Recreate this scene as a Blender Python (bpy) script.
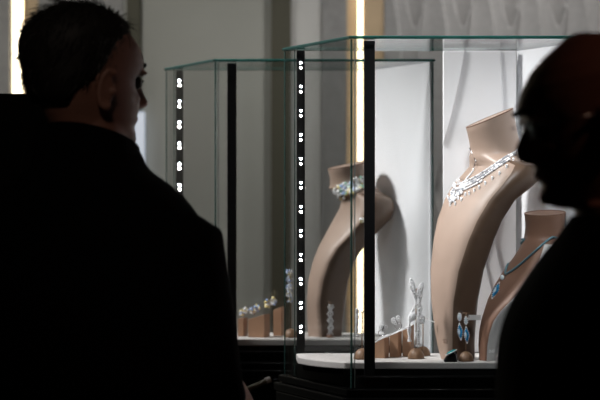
import bpy, bmesh, math, random
import numpy as np
from mathutils import Vector, Matrix, Quaternion
from mathutils.bvhtree import BVHTree
random.seed(7)
PI = math.pi
for o in list(bpy.data.objects): bpy.data.objects.remove(o)
S = bpy.context.scene
COL = S.collection
# ---------------------------------------------------------------- camera
F = 1800.0; EYE = 1.45
cd = bpy.data.cameras.new('camera'); cam = bpy.data.objects.new('camera', cd); COL.objects.link(cam)
cam.location = (0, 0, EYE); cam.rotation_euler = (PI/2, 0, 0)
cd.sensor_width = 36; cd.lens = 108; cd.clip_start = .05
cd.dof.use_dof = True; cd.dof.focus_distance = 3.47; cd.dof.aperture_fstop = 4.0
S.camera = cam
S.cycles.transparent_max_bounces = 32
# ---------------------------------------------------------------- world, exposure
w = bpy.data.worlds.new('world'); S.world = w; w.use_nodes = True
w.node_tree.nodes['Background'].inputs[0].default_value = (.5, .55, .6, 1)
w.node_tree.nodes['Background'].inputs[1].default_value = .02
S.view_settings.view_transform = 'Standard'; S.view_settings.look = 'None'
S.view_settings.exposure = 0; S.view_settings.gamma = 1
# light strengths (lamps themselves are built further down)
LED_W = 70.0        # case LEDs
WALL_W = 25.0        # added unseen ceiling washers, left part of the wall
WALL_W2 = 27.0  # added unseen ceiling washers, right part of the wall
STRIP_W = 4.0        # vertical light strips in the wall
CASE_W = 255.0       # ceiling spots aimed into the cases
FRONT_W = 125.0      # unseen fill spot added in front of the nearer case
ROOM_W = 11.0        # dim unseen lamp added behind the grey-haired man

def P(px, py, Y): return Vector(((px-300)/F*Y, Y, EYE+(200-py)/F*Y))

# ---------------------------------------------------------------- materials
def mat(name, col, rough=.5, metal=0, spec=.5, noise=0, nscale=30, emit=None, es=0, sheen=0, coat=0, bump=0):
    m = bpy.data.materials.new(name); m.use_nodes = True
    nt = m.node_tree; b = nt.nodes['Principled BSDF']
    b.inputs['Base Color'].default_value = (*col, 1); b.inputs['Roughness'].default_value = rough
    b.inputs['Metallic'].default_value = metal; b.inputs['Specular IOR Level'].default_value = spec
    b.inputs['Sheen Weight'].default_value = sheen; b.inputs['Coat Weight'].default_value = coat
    if noise or bump:
        tc = nt.nodes.new('ShaderNodeTexCoord'); n = nt.nodes.new('ShaderNodeTexNoise')
        n.inputs['Scale'].default_value = nscale; n.inputs['Detail'].default_value = 5
        nt.links.new(tc.outputs['Object'], n.inputs['Vector'])
        if noise:
            r = nt.nodes.new('ShaderNodeValToRGB')
            r.color_ramp.elements[0].position = .3; r.color_ramp.elements[1].position = .7
            r.color_ramp.elements[0].color = (*[c*(1-noise) for c in col], 1)
            r.color_ramp.elements[1].color = (*[min(1, c*(1+noise)) for c in col], 1)
            nt.links.new(n.outputs['Fac'], r.inputs['Fac']); nt.links.new(r.outputs['Color'], b.inputs['Base Color'])
        if bump:
            bp = nt.nodes.new('ShaderNodeBump'); bp.inputs['Strength'].default_value = bump
            bp.inputs['Distance'].default_value = .002
            nt.links.new(n.outputs['Fac'], bp.inputs['Height']); nt.links.new(bp.outputs['Normal'], b.inputs['Normal'])
    if emit:
        b.inputs['Emission Color'].default_value = (*emit, 1); b.inputs['Emission Strength'].default_value = es
    return m

def glass_mat(name, tint, ior=1.5, body=0.0, bodycol=(1, 1, 1)):
    m = bpy.data.materials.new(name); m.use_nodes = True; nt = m.node_tree; N = nt.nodes; L = nt.links
    for n in list(N): N.remove(n)
    out = N.new('ShaderNodeOutputMaterial'); mx = N.new('ShaderNodeMixShader')
    tr = N.new('ShaderNodeBsdfTransparent'); tr.inputs[0].default_value = (*tint, 1)
    gl = N.new('ShaderNodeBsdfGlossy'); gl.inputs['Roughness'].default_value = 0.01
    fr = N.new('ShaderNodeFresnel'); ge = N.new('ShaderNodeNewGeometry')
    ma = N.new('ShaderNodeMath'); ma.operation = 'MULTIPLY_ADD'
    ma.inputs[1].default_value = 1/ior-ior; ma.inputs[2].default_value = ior
    L.new(ge.outputs['Backfacing'], ma.inputs[0]); L.new(ma.outputs[0], fr.inputs['IOR'])
    base = tr
    if body:
        df = N.new('ShaderNodeBsdfDiffuse'); df.inputs[0].default_value = (*bodycol, 1)
        m2 = N.new('ShaderNodeMixShader'); m2.inputs[0].default_value = body
        L.new(tr.outputs[0], m2.inputs[1]); L.new(df.outputs[0], m2.inputs[2]); base = m2
    L.new(fr.outputs[0], mx.inputs[0]); L.new(base.outputs[0], mx.inputs[1]); L.new(gl.outputs[0], mx.inputs[2])
    L.new(mx.outputs[0], out.inputs[0])
    return m

M = {}
M['glass'] = glass_mat('clear glass', (.994, .997, .996), ior=1.4)
M['edge'] = glass_mat('green glass edge', (.2, .5, .45), body=.5, bodycol=(.04, .17, .15))
M['edgeclear'] = glass_mat('polished glass edge', (.35, .5, .48), body=.4, bodycol=(.05, .11, .10))
M['edgepale'] = glass_mat('pale glass bevel', (.8, .85, .85), body=.5, bodycol=(.5, .52, .52))
M['milk'] = mat('white backed glass', (.86, .87, .9), .22, noise=.02, nscale=8)
M['black'] = mat('black lacquer', (.002, .002, .002), .10, spec=.2)
M['post'] = mat('black anodised post', (.003, .003, .004), .45, spec=.3)
M['blackmatte'] = mat('black matte board', (.004, .004, .004), .7, spec=.1)
M['tray'] = mat('off white tray cloth', (.5, .485, .47), .8, noise=.04, nscale=200, bump=.2)
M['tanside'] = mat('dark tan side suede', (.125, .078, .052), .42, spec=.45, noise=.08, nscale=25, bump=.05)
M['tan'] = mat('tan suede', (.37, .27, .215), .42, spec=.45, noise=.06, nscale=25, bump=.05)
M['brown'] = mat('brown suede', (.23, .125, .085), .45, spec=.4, noise=.07, nscale=25, bump=.05)
M['tanedge'] = mat('tan seam cord', (.2, .11, .07), .6)
M['block'] = mat('caramel board', (.33, .19, .115), .5, noise=.05)
M['bronze'] = mat('bronze brown base', (.2, .115, .065), .48, noise=.05)
M['linen'] = mat('off white linen', (.60, .59, .58), .7, noise=.03, nscale=120)
M['pearl'] = mat('pearl white', (.82, .78, .72), .2, coat=.5)
def gem(name, c, spec=1): return mat(name, c, .4, metal=0, spec=.6)
M['diamond'] = gem('diamond white', (.95, .95, .97))
M['diamondgrey'] = gem('diamond shade', (.45, .46, .5))
M['gemwarm'] = gem('diamond fire yellow', (.95, .8, .35))
M['gemblue'] = gem('diamond fire blue', (.45, .6, .95))
M['gemgreen'] = gem('diamond fire green', (.5, .85, .7))
M['opal'] = mat('opal blue', (.03, .3, .62), .15, coat=.6, noise=.5, nscale=160)
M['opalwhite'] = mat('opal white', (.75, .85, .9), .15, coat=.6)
M['teal'] = mat('teal enamel', (.02, .34, .36), .2, coat=.6)
M['cordblue'] = mat('grey blue cord', (.16, .3, .36), .3, metal=.4)
M['silver'] = mat('silver', (.8, .8, .82), .2, metal=1)
M['led'] = mat('led lamp', (1, 1, 1), emit=(1, .93, .84), es=LED_W)
M['ledcool'] = mat('cool led lamp', (1, 1, 1), emit=(.82, .92, 1), es=LED_W)
M['strip'] = mat('warm light strip', (1, 1, 1), emit=(1, .86, .6), es=STRIP_W)
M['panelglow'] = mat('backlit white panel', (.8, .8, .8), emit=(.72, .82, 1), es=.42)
M['wall'] = mat('warm grey plaster', (.42, .42, .385), .85, noise=.05, nscale=3)
M['walllight'] = mat('light grey panel', (.62, .61, .59), .85, noise=.03, nscale=5)
M['walldark'] = mat('dark olive trim', (.085, .08, .055), .7)
M['wallslate'] = mat('slate grey panel', (.30, .295, .29), .8, noise=.1, nscale=40)
M['walltan'] = mat('tan veneer panel', (.62, .46, .29), .7, noise=.08, nscale=14)
M['petalwall'] = mat('grey moulded petal plaster', (.42, .41, .405), .8, noise=.06, nscale=60)
M['petalwhite'] = mat('white moulded petal board', (.88, .88, .9), .6, noise=.02, nscale=30)
M['room'] = mat('dark room paint', (.05, .05, .05), .9)
M['floor'] = mat('dark stone floor', (.045, .043, .04), .4, noise=.3, nscale=6)
M['ceil'] = mat('dark ceiling', (.06, .06, .06), .9)
M['skin'] = mat('skin', (.33, .15, .105), .5, noise=.06, nscale=40)
M['coat'] = mat('black wool coat', (.0045, .0045, .005), .95, spec=.05)
M['suit'] = mat('black suit cloth', (.0035, .0035, .0035), .95, spec=.05)
M['trouser'] = mat('charcoal trouser cloth', (.008, .008, .009), .95, spec=.05)
M['shoe'] = mat('black shoe leather', (.005, .005, .005), .35)
M['hair'] = mat('dark greying hair', (.018, .015, .013), .6, spec=.3)
M['hairgrey'] = mat('grey hair', (.09, .085, .08), .6, spec=.3)
M['eye'] = mat('eye', (.05, .04, .035), .15)
M['lens'] = glass_mat('spectacle lens', (.85, .85, .85), ior=1.06)
M['paper'] = mat('olive leaflet', (.11, .10, .06), .5)
M['paperend'] = mat('pale leaflet end', (.4, .39, .37), .6)
M['letter'] = mat('pale lettering', (.98, .98, .98), .5)

# ---------------------------------------------------------------- helpers
def link(name, vs, fs, m, parent=None, smooth=False, mi=None):
    me = bpy.data.meshes.new(name); me.from_pydata([tuple(v) for v in vs], [], fs)
    ms = m if isinstance(m, (list, tuple)) else [m]
    for x in ms: me.materials.append(x)
    if mi:
        for p, k in zip(me.polygons, mi): p.material_index = k
    if smooth:
        for p in me.polygons: p.use_smooth = True
    me.validate(); me.update()
    o = bpy.data.objects.new(name, me); COL.objects.link(o)
    if parent: put(o, parent)
    return o
def put(o, parent):
    # parts keep their world place: a thing's own offset is cancelled once, at the part level
    o.parent = parent
    o.matrix_parent_inverse = Matrix.Translation(-Vector(parent.location)) if parent.parent is None else Matrix.Identity(4)
def tag(o, label=None, cat=None, group=None, kind=None):
    if label: o['label'] = label
    if cat: o['category'] = cat
    if group: o['group'] = group
    if kind: o['kind'] = kind
    return o
def thing(name, loc, label, cat, group=None):
    o = bpy.data.objects.new(name, None); COL.objects.link(o); o.location = loc; o.empty_display_size = .05
    return tag(o, label, cat, group)

class MB:
    def __init__(s): s.v = []; s.f = []; s.mi = []; s.cur = 0
    def add(s, vs, fs):
        n = len(s.v); s.v += [Vector(v) for v in vs]; s.f += [tuple(i+n for i in f) for f in fs]; s.mi += [s.cur]*len(fs)
        return s
    def box(s, c, size, rz=0):
        R = Matrix.Rotation(rz, 3, 'Z'); c = Vector(c); h = Vector(size)/2
        vs = [c+R@Vector((sx*h.x, sy*h.y, sz*h.z)) for sz in (-1, 1) for sx, sy in ((-1, -1), (1, -1), (1, 1), (-1, 1))]
        return s.add(vs, [(3, 2, 1, 0), (4, 5, 6, 7), (0, 1, 5, 4), (1, 2, 6, 5), (2, 3, 7, 6), (3, 0, 4, 7)])
    def prism(s, pts, z0, z1):
        n = len(pts)
        vs = [(p[0], p[1], z0) for p in pts]+[(p[0], p[1], z1) for p in pts]
        fs = [tuple(range(n-1, -1, -1)), tuple(range(n, 2*n))]+[(i, (i+1) % n, n+(i+1) % n, n+i) for i in range(n)]
        return s.add(vs, fs)
    def loft(s, rings, cap=True):
        n = len(rings[0]); vs = [v for r in rings for v in r]; fs = []
        for k in range(len(rings)-1):
            for i in range(n): fs.append((k*n+i, k*n+(i+1) % n, (k+1)*n+(i+1) % n, (k+1)*n+i))
        if cap: fs.append(tuple(range(n-1, -1, -1))); fs.append(tuple(range(len(vs)-n, len(vs))))
        return s.add(vs, fs)
    def tube(s, pts, r, n=8):
        pts = [Vector(p) for p in pts]; rs = r if isinstance(r, (list, tuple)) else [r]*len(pts); rings = []
        prev = None
        for i, p in enumerate(pts):
            t = (pts[min(i+1, len(pts)-1)]-pts[max(i-1, 0)]).normalized()
            if prev is None:
                a = Vector((0, 0, 1)) if abs(t.z) < .9 else Vector((1, 0, 0)); u = t.cross(a).normalized()
            else: u = (prev-t*prev.dot(t)).normalized()
            prev = u; vv = t.cross(u)
            rings.append([p+(u*math.cos(2*PI*k/n)+vv*math.sin(2*PI*k/n))*rs[i] for k in range(n)])
        return s.loft(rings)
    def ell(s, c, r, R=None, nu=14, nv=8, half=False):
        c = Vector(c); r = (r, r, r) if not isinstance(r, (tuple, list)) else r; rings = []
        lo = 0 if half else -PI/2+.12
        for j in range(nv+1):
            a = lo+(PI/2-.12-lo)*j/nv if not half else (PI/2-.1)*j/nv
            ring = []
            for i in range(nu):
                t = 2*PI*i/nu
                p = Vector((r[0]*math.cos(a)*math.cos(t), r[1]*math.cos(a)*math.sin(t), r[2]*math.sin(a)))
                ring.append(c+(R@p if R else p))
            rings.append(ring)
        return s.loft(rings)
    def gem(s, c, r, el=1.0, R=None):
        c = Vector(c)
        if R is None: R = Quaternion((random.gauss(0, 1), random.gauss(0, 1), random.gauss(0, 1), random.gauss(0, 1))).normalized().to_matrix()
        n = 6; vs = []
        for z, k in ((-.35, .75), (.15, 1), (.7, .5)):
            for i in range(n):
                a = 2*PI*(i+(.5 if z > 0 and z < .5 else 0))/n; vs.append(c+R@Vector((r*k*math.cos(a), r*k*math.sin(a), r*z*el)))
        vs.append(c+R@Vector((0, 0, -r*el)))
        fs = [(12, 13, 14, 15, 16, 17)]
        for b in (0, 6):
            for i in range(n): fs.append((b+i, b+(i+1) % n, b+6+(i+1) % n, b+6+i))
        for i in range(n): fs.append((18, (i+1) % n, i))
        return s.add(vs, fs)
    def build(s, name, m, parent=None, smooth=False):
        return link(name, s.v, s.f, m, parent, smooth, s.mi if isinstance(m, (list, tuple)) else None)
    def bvh(s): return BVHTree.FromPolygons([tuple(v) for v in s.v], s.f)
def bevel(o, wdt, seg=2):
    b = o.modifiers.new('bevel', 'BEVEL'); b.width = wdt; b.segments = seg; b.limit_method = 'ANGLE'; return o
def copy_tree(o, loc=None, parent=None, label=None, group=None):
    c = o.copy(); COL.objects.link(c)
    if parent: c.parent = parent; c.matrix_parent_inverse = o.matrix_parent_inverse.copy()
    if loc is not None: c.location = loc
    if label: c['label'] = label
    if group: c['group'] = group
    for ch in o.children: copy_tree(ch, parent=c)
    return c
def rectring(c, e, d, a, b, n, N=32):
    out = []
    for i in range(N):
        t = 2*PI*i/N; ct, st = math.cos(t), math.sin(t)
        out.append(c+e*(a*math.copysign(abs(ct)**(2/n), ct))+d*(b*math.copysign(abs(st)**(2/n), st)))
    return out

# ---------------------------------------------------------------- room
YB = 5.3
def bx(name, c, size, m, kind='structure'):
    return tag(MB().box(c, size).build(name, m), kind=kind)
bx('floor', (0, 2.2, -.05), (6, 7.0, .1), M['floor'])
bx('ceiling', (0, 2.2, 2.95), (6, 7.0, .1), M['ceil'])
bx('wall_left', (-2.55, 2.2, 1.45), (.1, 7.0, 2.9), M['room'])
bx('wall_right', (2.55, 2.2, 1.45), (.1, 7.0, 2.9), M['room'])
bx('wall_front', (0, -1.25, 1.45), (5.0, .1, 2.9), M['room'])
bx('wall_back', (0, YB+.10, 1.45), (5.0, .1, 2.9), M['wall'])
def wx(px): return (px-300)/F*YB
k = 1
def wpanel(x0, x1, m, d=.03, z0=0.0, z1=2.9, y=None):
    global k
    a, b = wx(x0), wx(x1)
    o = MB().box(((a+b)/2, YB+.05-d/2, (z0+z1)/2), (b-a, d, z1-z0)).build('trim_%d' % k, m); k += 1
    return tag(o, kind='structure')
wpanel(-60, 9, M['wallslate'], .035)
wpanel(25, 37, M['walltan'], .03)
wpanel(37, 122, M['wallslate'], .02)
wpanel(126, 140, M['walldark'], .04, 1.73)
wpanel(271, 291, M['walldark'], .05)
wpanel(291, 322, M['walllight'], .02)
wpanel(322, 347, M['wallslate'], .04)
wpanel(347, 356, M['walltan'], .02)
wpanel(365, 384, M['walltan'], .05)
def strip(x0, x1, label):
    a, b = wx(x0), wx(x1)
    t = thing('light_strip', ((a+b)/2, YB+.05, 0), label, 'light strip')
    MB().box(((a+b)/2, YB+.04, 1.45), (b-a+.006, .02, 2.88)).build('housing', M['walltan'], t)
    MB().box(((a+b)/2, YB+.026, 1.45), (b-a, .008, 2.86)).build('diffuser', M['strip'], t)
strip(11.5, 21.5, 'wide warm vertical light strip in the wall behind the grey-haired man\'s head')
strip(358.3, 362.7, 'slim warm vertical light strip on the tan wall panel behind the glass cases')
# pale backlit panel low behind the chin
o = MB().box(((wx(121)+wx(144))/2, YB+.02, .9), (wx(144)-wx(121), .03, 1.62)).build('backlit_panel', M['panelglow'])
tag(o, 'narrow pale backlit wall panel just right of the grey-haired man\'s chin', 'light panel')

# petal relief
def petals(name, x0, x1, z0, z1, y, pitch, ph, depth, m, parent=None, nx=260, nz=260, ox=0.0, oz=0.0):
    X = np.linspace(x0, x1, nx); Z = np.linspace(z0, z1, nz); XX, ZZ = np.meshgrid(X, Z)
    H = np.zeros_like(XX)
    i0 = int((x0-ox)/pitch)-3; i1 = int((x1-ox)/pitch)+3; j0 = int((z0-oz)/(ph*.5))-4; j1 = int((z1-oz)/(ph*.5))+4
    for i in range(i1, i0-1, -1):
        for j in range(j0, j1):
            cx = ox+i*pitch+(j % 2)*pitch*.5; cz = oz+j*ph*.5
            dz = (ZZ-cz)/(ph*.72); wl = pitch*.62*(1-dz**2)
            dx = XX-(cx+.10*pitch*dz)
            mask = (np.abs(dz) < 1) & (np.abs(dx) < wl)
            hh = depth*(.35+.65*np.clip((dx/np.maximum(wl, 1e-5)+1)/2, 0, 1)**1.3)*(1-.35*dz**2)
            H = np.where(mask, hh, H)
    vs = [(XX[a, b], y-H[a, b]-.001, ZZ[a, b]) for a in range(nz) for b in range(nx)]
    fs = [(a*nx+b, a*nx+b+1, (a+1)*nx+b+1, (a+1)*nx+b) for a in range(nz-1) for b in range(nx-1)]
    # closed back
    n0 = len(vs)
    vs += [(x0, y+.006, z0), (x1, y+.006, z0), (x1, y+.006, z1), (x0, y+.006, z1)]
    fs.append((n0+3, n0+2, n0+1, n0))
    fs.append((n0, n0+1)+tuple(range(nx-1, -1, -1))); fs.append((n0+2, n0+3)+tuple((nz-1)*nx+b for b in range(nx)))
    fs.append((n0+3, n0)+tuple(a*nx for a in range(nz))); fs.append((n0+1, n0+2)+tuple(a*nx+nx-1 for a in range(nz-1, -1, -1)))
    return link(name, vs, fs, m, parent, True)
o = petals('trim_10', wx(384), 1.25, .9, 2.5, YB+.05, .14, .66, .085, M['petalwall'], nx=300, nz=300, oz=.12)
tag(o, kind='structure')
bx('trim_11', ((wx(384)+1.25)/2, YB+.03, .45), (1.25-wx(384), .03, .9), M['wallslate'])
bx('trim_12', ((wx(384)+1.25)/2, YB+.03, 2.7), (1.25-wx(384), .03, .4), M['wallslate'])

# ceiling spots; the wall washers are unseen and added to brighten the back wall
def washer(x, y, tx, ty, tz, W, col, label, size=75):
    t = thing('ceiling_spotlight', (x, y, 2.9), label, 'spotlight', None)
    b = MB(); b.tube([(x, y, 2.9), (x, y, 2.84)], .02, 12); d = (Vector((tx, ty, tz))-Vector((x, y, 2.80))).normalized()
    b.build('stem', M['post'], t)
    b = MB(); p = Vector((x, y, 2.80)); q = []
    b.tube([p-d*.05, p+d*.06], .035, 16); b.build('barrel', M['post'], t)
    l = bpy.data.lights.new('spot', 'SPOT'); l.energy = W; l.color = col; l.spot_size = math.radians(size); l.spot_blend = .9; l.shadow_soft_size = .12 if 'grey-haired' in label else (.15 if 'display case' in label else .03)
    lo = bpy.data.objects.new('spot', l); COL.objects.link(lo); lo.location = p+d*.068
    lo.rotation_euler = d.to_track_quat('-Z', 'Y').to_euler(); put(lo, t)
washer(-1.5, 4.3, -1.3, YB, 1.6, WALL_W, (1, .95, .86), 'unseen ceiling spotlight added to wash the left wall strip')
washer(-.55, 4.3, -.5, YB, 1.6, WALL_W, (1, .98, .92), 'unseen ceiling spotlight added to wash the grey plaster wall')
washer(.35, 4.3, .3, YB, 1.6, WALL_W2, (1, .98, .95), 'unseen ceiling spotlight added to wash the tan wall panel')
washer(1.15, 4.5, .85, YB, 1.8, WALL_W2, (1, .97, .94), 'unseen ceiling spotlight added to wash the petal relief wall')

washer(-1.05, 3.34, .30, 3.50, 1.42, CASE_W, (1, .98, .97), 'black ceiling spotlight left of the nearer display case', 34)
washer(.15, 1.9, .38, 3.55, 1.45, FRONT_W, (.93, .97, 1), 'black ceiling spotlight in front of the nearer display case', 20)  # added frontal fill for the petal board, which the side spot only grazes
washer(-1.33, 3.88, .02, 4.06, 1.42, CASE_W, (1, .98, .97), 'black ceiling spotlight left of the farther display case', 34)
washer(-.35, .9, -.33, 2.95, 1.6, ROOM_W, (1, .85, .72), 'unseen dim ceiling spotlight added to light the grey-haired man from behind', 28)  # added to lift his ear and cheek out of black
washer(1.5, 1.5, .46, 2.4, 1.72, 5.0, (1, .55, .38), 'unseen dim ceiling spotlight added to light the bald man from behind', 22)  # added for a faint warm tone on the bald head
# ---------------------------------------------------------------- glass case
CA = Vector((.098, 3.40)); SIDE = Vector((-.129, .27)); WID = .477
ZG0, ZG1 = 1.095, 1.760; ZT = 1.141
def build_case():
    A = CA; B = CA+Vector((WID, 0)); C_ = B+SIDE; D = A+SIDE
    ctr = (A+C_)/2
    t = thing('display_case', (ctr.x, ctr.y, 0), 'nearer frameless glass display case with black light posts holding the large tan bust', 'display case')
    th = .006
    sn = SIDE.normalized(); nin = Vector((sn.y, -sn.x))          # points right / towards camera
    def pane(name, p, q, inward, z0, z1, m, e0=True, e1=True):
        v = (q-p).normalized(); a = p+v*.0015; b = q-v*.0015
        pts = [a, b, b+inward*th, a+inward*th]
        o = MB().prism(pts, z0, z1).build(name, m, t); return o
    z1 = ZG1-.0065
    pane('glass_pane', A, B, Vector((0, 1)), ZG0, z1, M['glass'])
    pane('glass_pane', D, A, nin, ZG0, z1, M['glass'])
    pane('glass_pane', C_, D, Vector((0, -1)), ZG0, z1, M['glass'])
    o = pane('side_panel', B, C_, -nin, ZG0, z1, M['milk']); o['label'] = 'white backed glass end panel'
    # lid
    e = .003
    q = [A+Vector((-e, -e)), B+Vector((e, -e)), C_+Vector((e, e)), D+Vector((-e, e))]
    MB().prism(q, ZG1-.006, ZG1).build('glass_lid', M['glass'], t)
    # ground green edges of the glass
    g = MB()
    for p0, p1 in ((q[0], q[1]), (q[1], q[2]), (q[2], q[3]), (q[3], q[0])):
        g = MB(); g.tube([(p0.x, p0.y, ZG1-.003), (p1.x, p1.y, ZG1-.003)], .0034, 6)
        g.build('lid_edge', M['edge'] if p0.y == p1.y else M['edgeclear'], t)
    for pt, r in ((A+Vector((-.001, -.001)), .0022), (D, .0016), (D+(A-D)*.13+nin*.004, .0012), (B, .002), (C_, .0015)):
        MB().tube([(pt.x, pt.y, ZG0), (pt.x, pt.y, z1)], r, 6).build('glass_edge', M['edgeclear'], t)
    pt = A+Vector((.0055, .0)); MB().tube([(pt.x, pt.y, ZG0), (pt.x, pt.y, z1)], .0012, 6).build('glass_bevel', M['edgepale'], t)
    # posts with lamps
    def post(px, Y, wd, dp, facing, lamps=True):
        p = P(px, 200, Y)
        o = MB().box((p.x, p.y, (ZG0+z1)/2), (wd, dp, z1-ZG0-.002)).build('light_post', M['post'], t); bevel(o, .001)
        f = Vector(facing).normalized(); k_ = dp/2 if abs(f.y) > .5 else wd/2
        for i in range(12 if lamps else 0):
            for s_ in (0, 1):
                z = EYE+(200-(65+24.05*i-2.6+s_*5.2))/F*3.64
                c = Vector((p.x, p.y, z))+f*k_
                MB().ell(c, .0023, nu=8, nv=5).build('lamp', M['ledcool'] if s_ == 0 else M['led'], o)
        return o
    post(300.8, 3.648, .0168, .010, (0, -1, 0))
    post(369.5, 3.425, .0205, .012, (0, 1, 0), lamps=False)
    # base: inner black deck, moulding, plinth
    b = MB()
    def inset(d_): return [A+Vector((d_*1.3, d_)), B+Vector((-d_, d_)), C_+Vector((-d_*1.3, -d_)), D+Vector((d_, -d_))]
    b.prism(inset(.012), ZG0-.004, ZG0+.022)
    bevel(b.build('deck', M['black'], t), .004)
    def out(d_, dz=0): return [A+Vector((-d_*.8, -d_)), B+Vector((d_*1.2, -d_)), C_+Vector((d_*.8, d_)), D+Vector((-d_*1.2, d_))]
    b = MB(); b.prism(out(.012), ZG0-.016, ZG0-.001); b.prism(out(.020), ZG0-.034, ZG0-.017)
    bevel(b.build('moulding', M['black'], t), .003)
    b = MB(); b.prism(out(.016), .06, ZG0-.035); bevel(b.build('plinth', M['black'], t), .003)
    b = MB(); b.prism(inset(.02), 0, .06); b.build('kick_base', M['blackmatte'], t)
    # tray with rounded left corner
    pts = []
    p0 = Vector((-.004, 3.535)); p1 = Vector((.085, 3.425)); c1 = Vector((.03, 3.455))
    for i in range(9):
        s_ = i/8; pts.append(p0*(1-s_)**2+c1*2*s_*(1-s_)+p1*s_*s_)
    pts += [Vector((.548, 3.425)), Vector((.447, 3.632)), Vector((.005, 3.632)), Vector((-.008, 3.62))]
    o = MB().prism(pts, ZT-.013, ZT).build('tray', M['tray'], t); bevel(o, .002)
    o = MB().prism([p*.96+Vector((.24, 3.52))*.04 for p in pts], ZG0+.022, ZT-.0135).build('tray_support', M['blackmatte'], t)
    return t
case = build_case()
OFF = Vector((-.283, .56, 0))
far = copy_tree(case, loc=case.location+OFF, label='farther glass display case, blurred, behind the nearer case and holding the necklace-collared bust')
# moulded petal board standing at the back of the near case
x0, x1 = (443-300)/F*3.655, (516.5-300)/F*3.64
o = petals('backdrop_board', x0, x1, ZT, ZG1-.0075, 3.652, .125, .60, .009, M['petalwhite'], nx=140, nz=260, ox=.02, oz=.10)
tag(o, 'white backdrop board of moulded petals standing at the back of the nearer case', 'backdrop board')

# ---------------------------------------------------------------- busts
def bust(rows, Y0, neck, r, mats, label, cat='necklace bust', lean=.45, ang=(.8, .6), tilt=(-.35, .0), group=None, ny=.02):
    sx, sy = ang
    d = Vector((-sx, -sy, 0)); e = Vector((sy, -sx, 0))     # facing, width axis (right and towards camera)
    cx0 = (rows[0][1]+rows[0][3])/2
    rings = []; N = 40
    for kk, (py, L_, R_, T_) in enumerate(rows):
        wv = (R_-L_)/sy; tv = (T_-R_)/sx; cx = (L_+T_)/2
        Y = Y0+(cx-cx0)/F*Y0*sy/sx*lean
        c = P(cx, py, Y); s_ = Y/F
        if kk == 0: c.z = ZT; 
        rings.append(rectring(c, e, d, wv*s_/2, tv*s_/2, 4.0 if kk < len(rows)-2 else 3.0, N))
    lastY = Y
    (bx_, by_), (tx_, ty_) = neck
    nb = P(bx_, by_, lastY+ny); nt_ = P(tx_, ty_, lastY+ny-.012); ax = (nt_-nb)
    rr = r*lastY/F
    last = rings[-1]
    nr0 = rectring(nb, e, d, rr*1.1, rr*1.1, 2.0, N); mid = [a_.lerp(b_, .5) for a_, b_ in zip(last, nr0)]
    mz = max(v.z for v in last)
    for v in mid: v.z = mz+(nb.z-mz)*.45
    rings.append(mid)
    for s_, k_ in ((0, 1.10), (.10, 1.02), (.25, .99), (.5, .96), (.8, .98), (.97, 1.0), (1.0, .985)):
        tl = Vector((tilt[0]*s_*1.0, tilt[1]*s_, 1)).normalized()
        u = (e-tl*e.dot(tl)).normalized(); v = tl.cross(u)
        if v.dot(d) < 0: v = -v
        rings.append(rectring(nb+ax*s_, u, v, rr*k_, rr*k_, 2.0, N))
    base = rings[0]; c0 = sum(base, Vector())/N
    t = thing('necklace_bust', (c0.x, c0.y, ZT), label, cat, group)
    body = MB()
    body.loft(rings)
    nrows = len(rows)
    # ring order i: angle 0 along +e (right side face), pi/2 along facing
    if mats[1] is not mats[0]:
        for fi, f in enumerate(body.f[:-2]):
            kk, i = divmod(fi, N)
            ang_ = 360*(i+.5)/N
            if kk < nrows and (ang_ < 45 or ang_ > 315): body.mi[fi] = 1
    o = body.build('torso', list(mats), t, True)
    es = o.modifiers.new('es', 'EDGE_SPLIT'); es.split_angle = math.radians(50)
    # seam cord round the neck top
    last = rings[-1]
    sm = MB(); sm.tube(last+[last[0]], .0012, 6); sm.build('neck_seam', M['tanedge'], t, True)
    return t, body.bvh(), rings

rows1 = [(360, 438, 450, 478), (345, 434, 450, 478), (330, 431, 450, 479), (300, 427, 451, 482), (270, 426, 456, 488), (240, 429, 466, 498),
         (220, 433, 475, 506), (200, 440, 487, 519), (185, 447, 499, 539), (174, 454, 507, 553), (166, 461, 511, 556)]
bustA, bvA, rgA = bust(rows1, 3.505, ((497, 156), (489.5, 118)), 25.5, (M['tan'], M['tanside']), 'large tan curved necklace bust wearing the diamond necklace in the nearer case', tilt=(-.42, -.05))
rows2 = [(360, 478, 485.5, 497), (345, 476.5, 486, 500), (332, 477, 488, 504), (320, 479, 492, 510), (310, 482, 499, 517), (300, 485.5, 509, 526), (285, 493, 523, 540),
         (270, 502, 534, 552), (257, 510, 538, 560), (247, 516, 541, 564)]
bustB, bvB, rgB = bust(rows2, 3.472, ((545, 240), (545, 213)), 20.5, (M['brown'], M['linen']), 'darker brown curved bust with off-white side, wearing the blue pendant cord, beside the right-hand man', tilt=(-.05, -.12), lean=.25)
rows3 = [(334, 305, 321, 345), (320, 304, 320, 346), (300, 303.5, 319, 349), (280, 305, 322, 352), (262, 309, 328, 358), (248, 314, 336, 367),
         (234, 321, 350, 380), (220, 328, 361, 395), (208, 333, 367, 401), (198, 336, 365, 398)]
bustC, bvC, rgC = bust(rows3, 4.09, ((352, 188), (349, 165)), 21.5, (M['tan'], M['tanside']), 'blurred tan curved bust with a sparkling collar in the farther case', tilt=(-.2, -.08), lean=.3, ny=.03)

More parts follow.
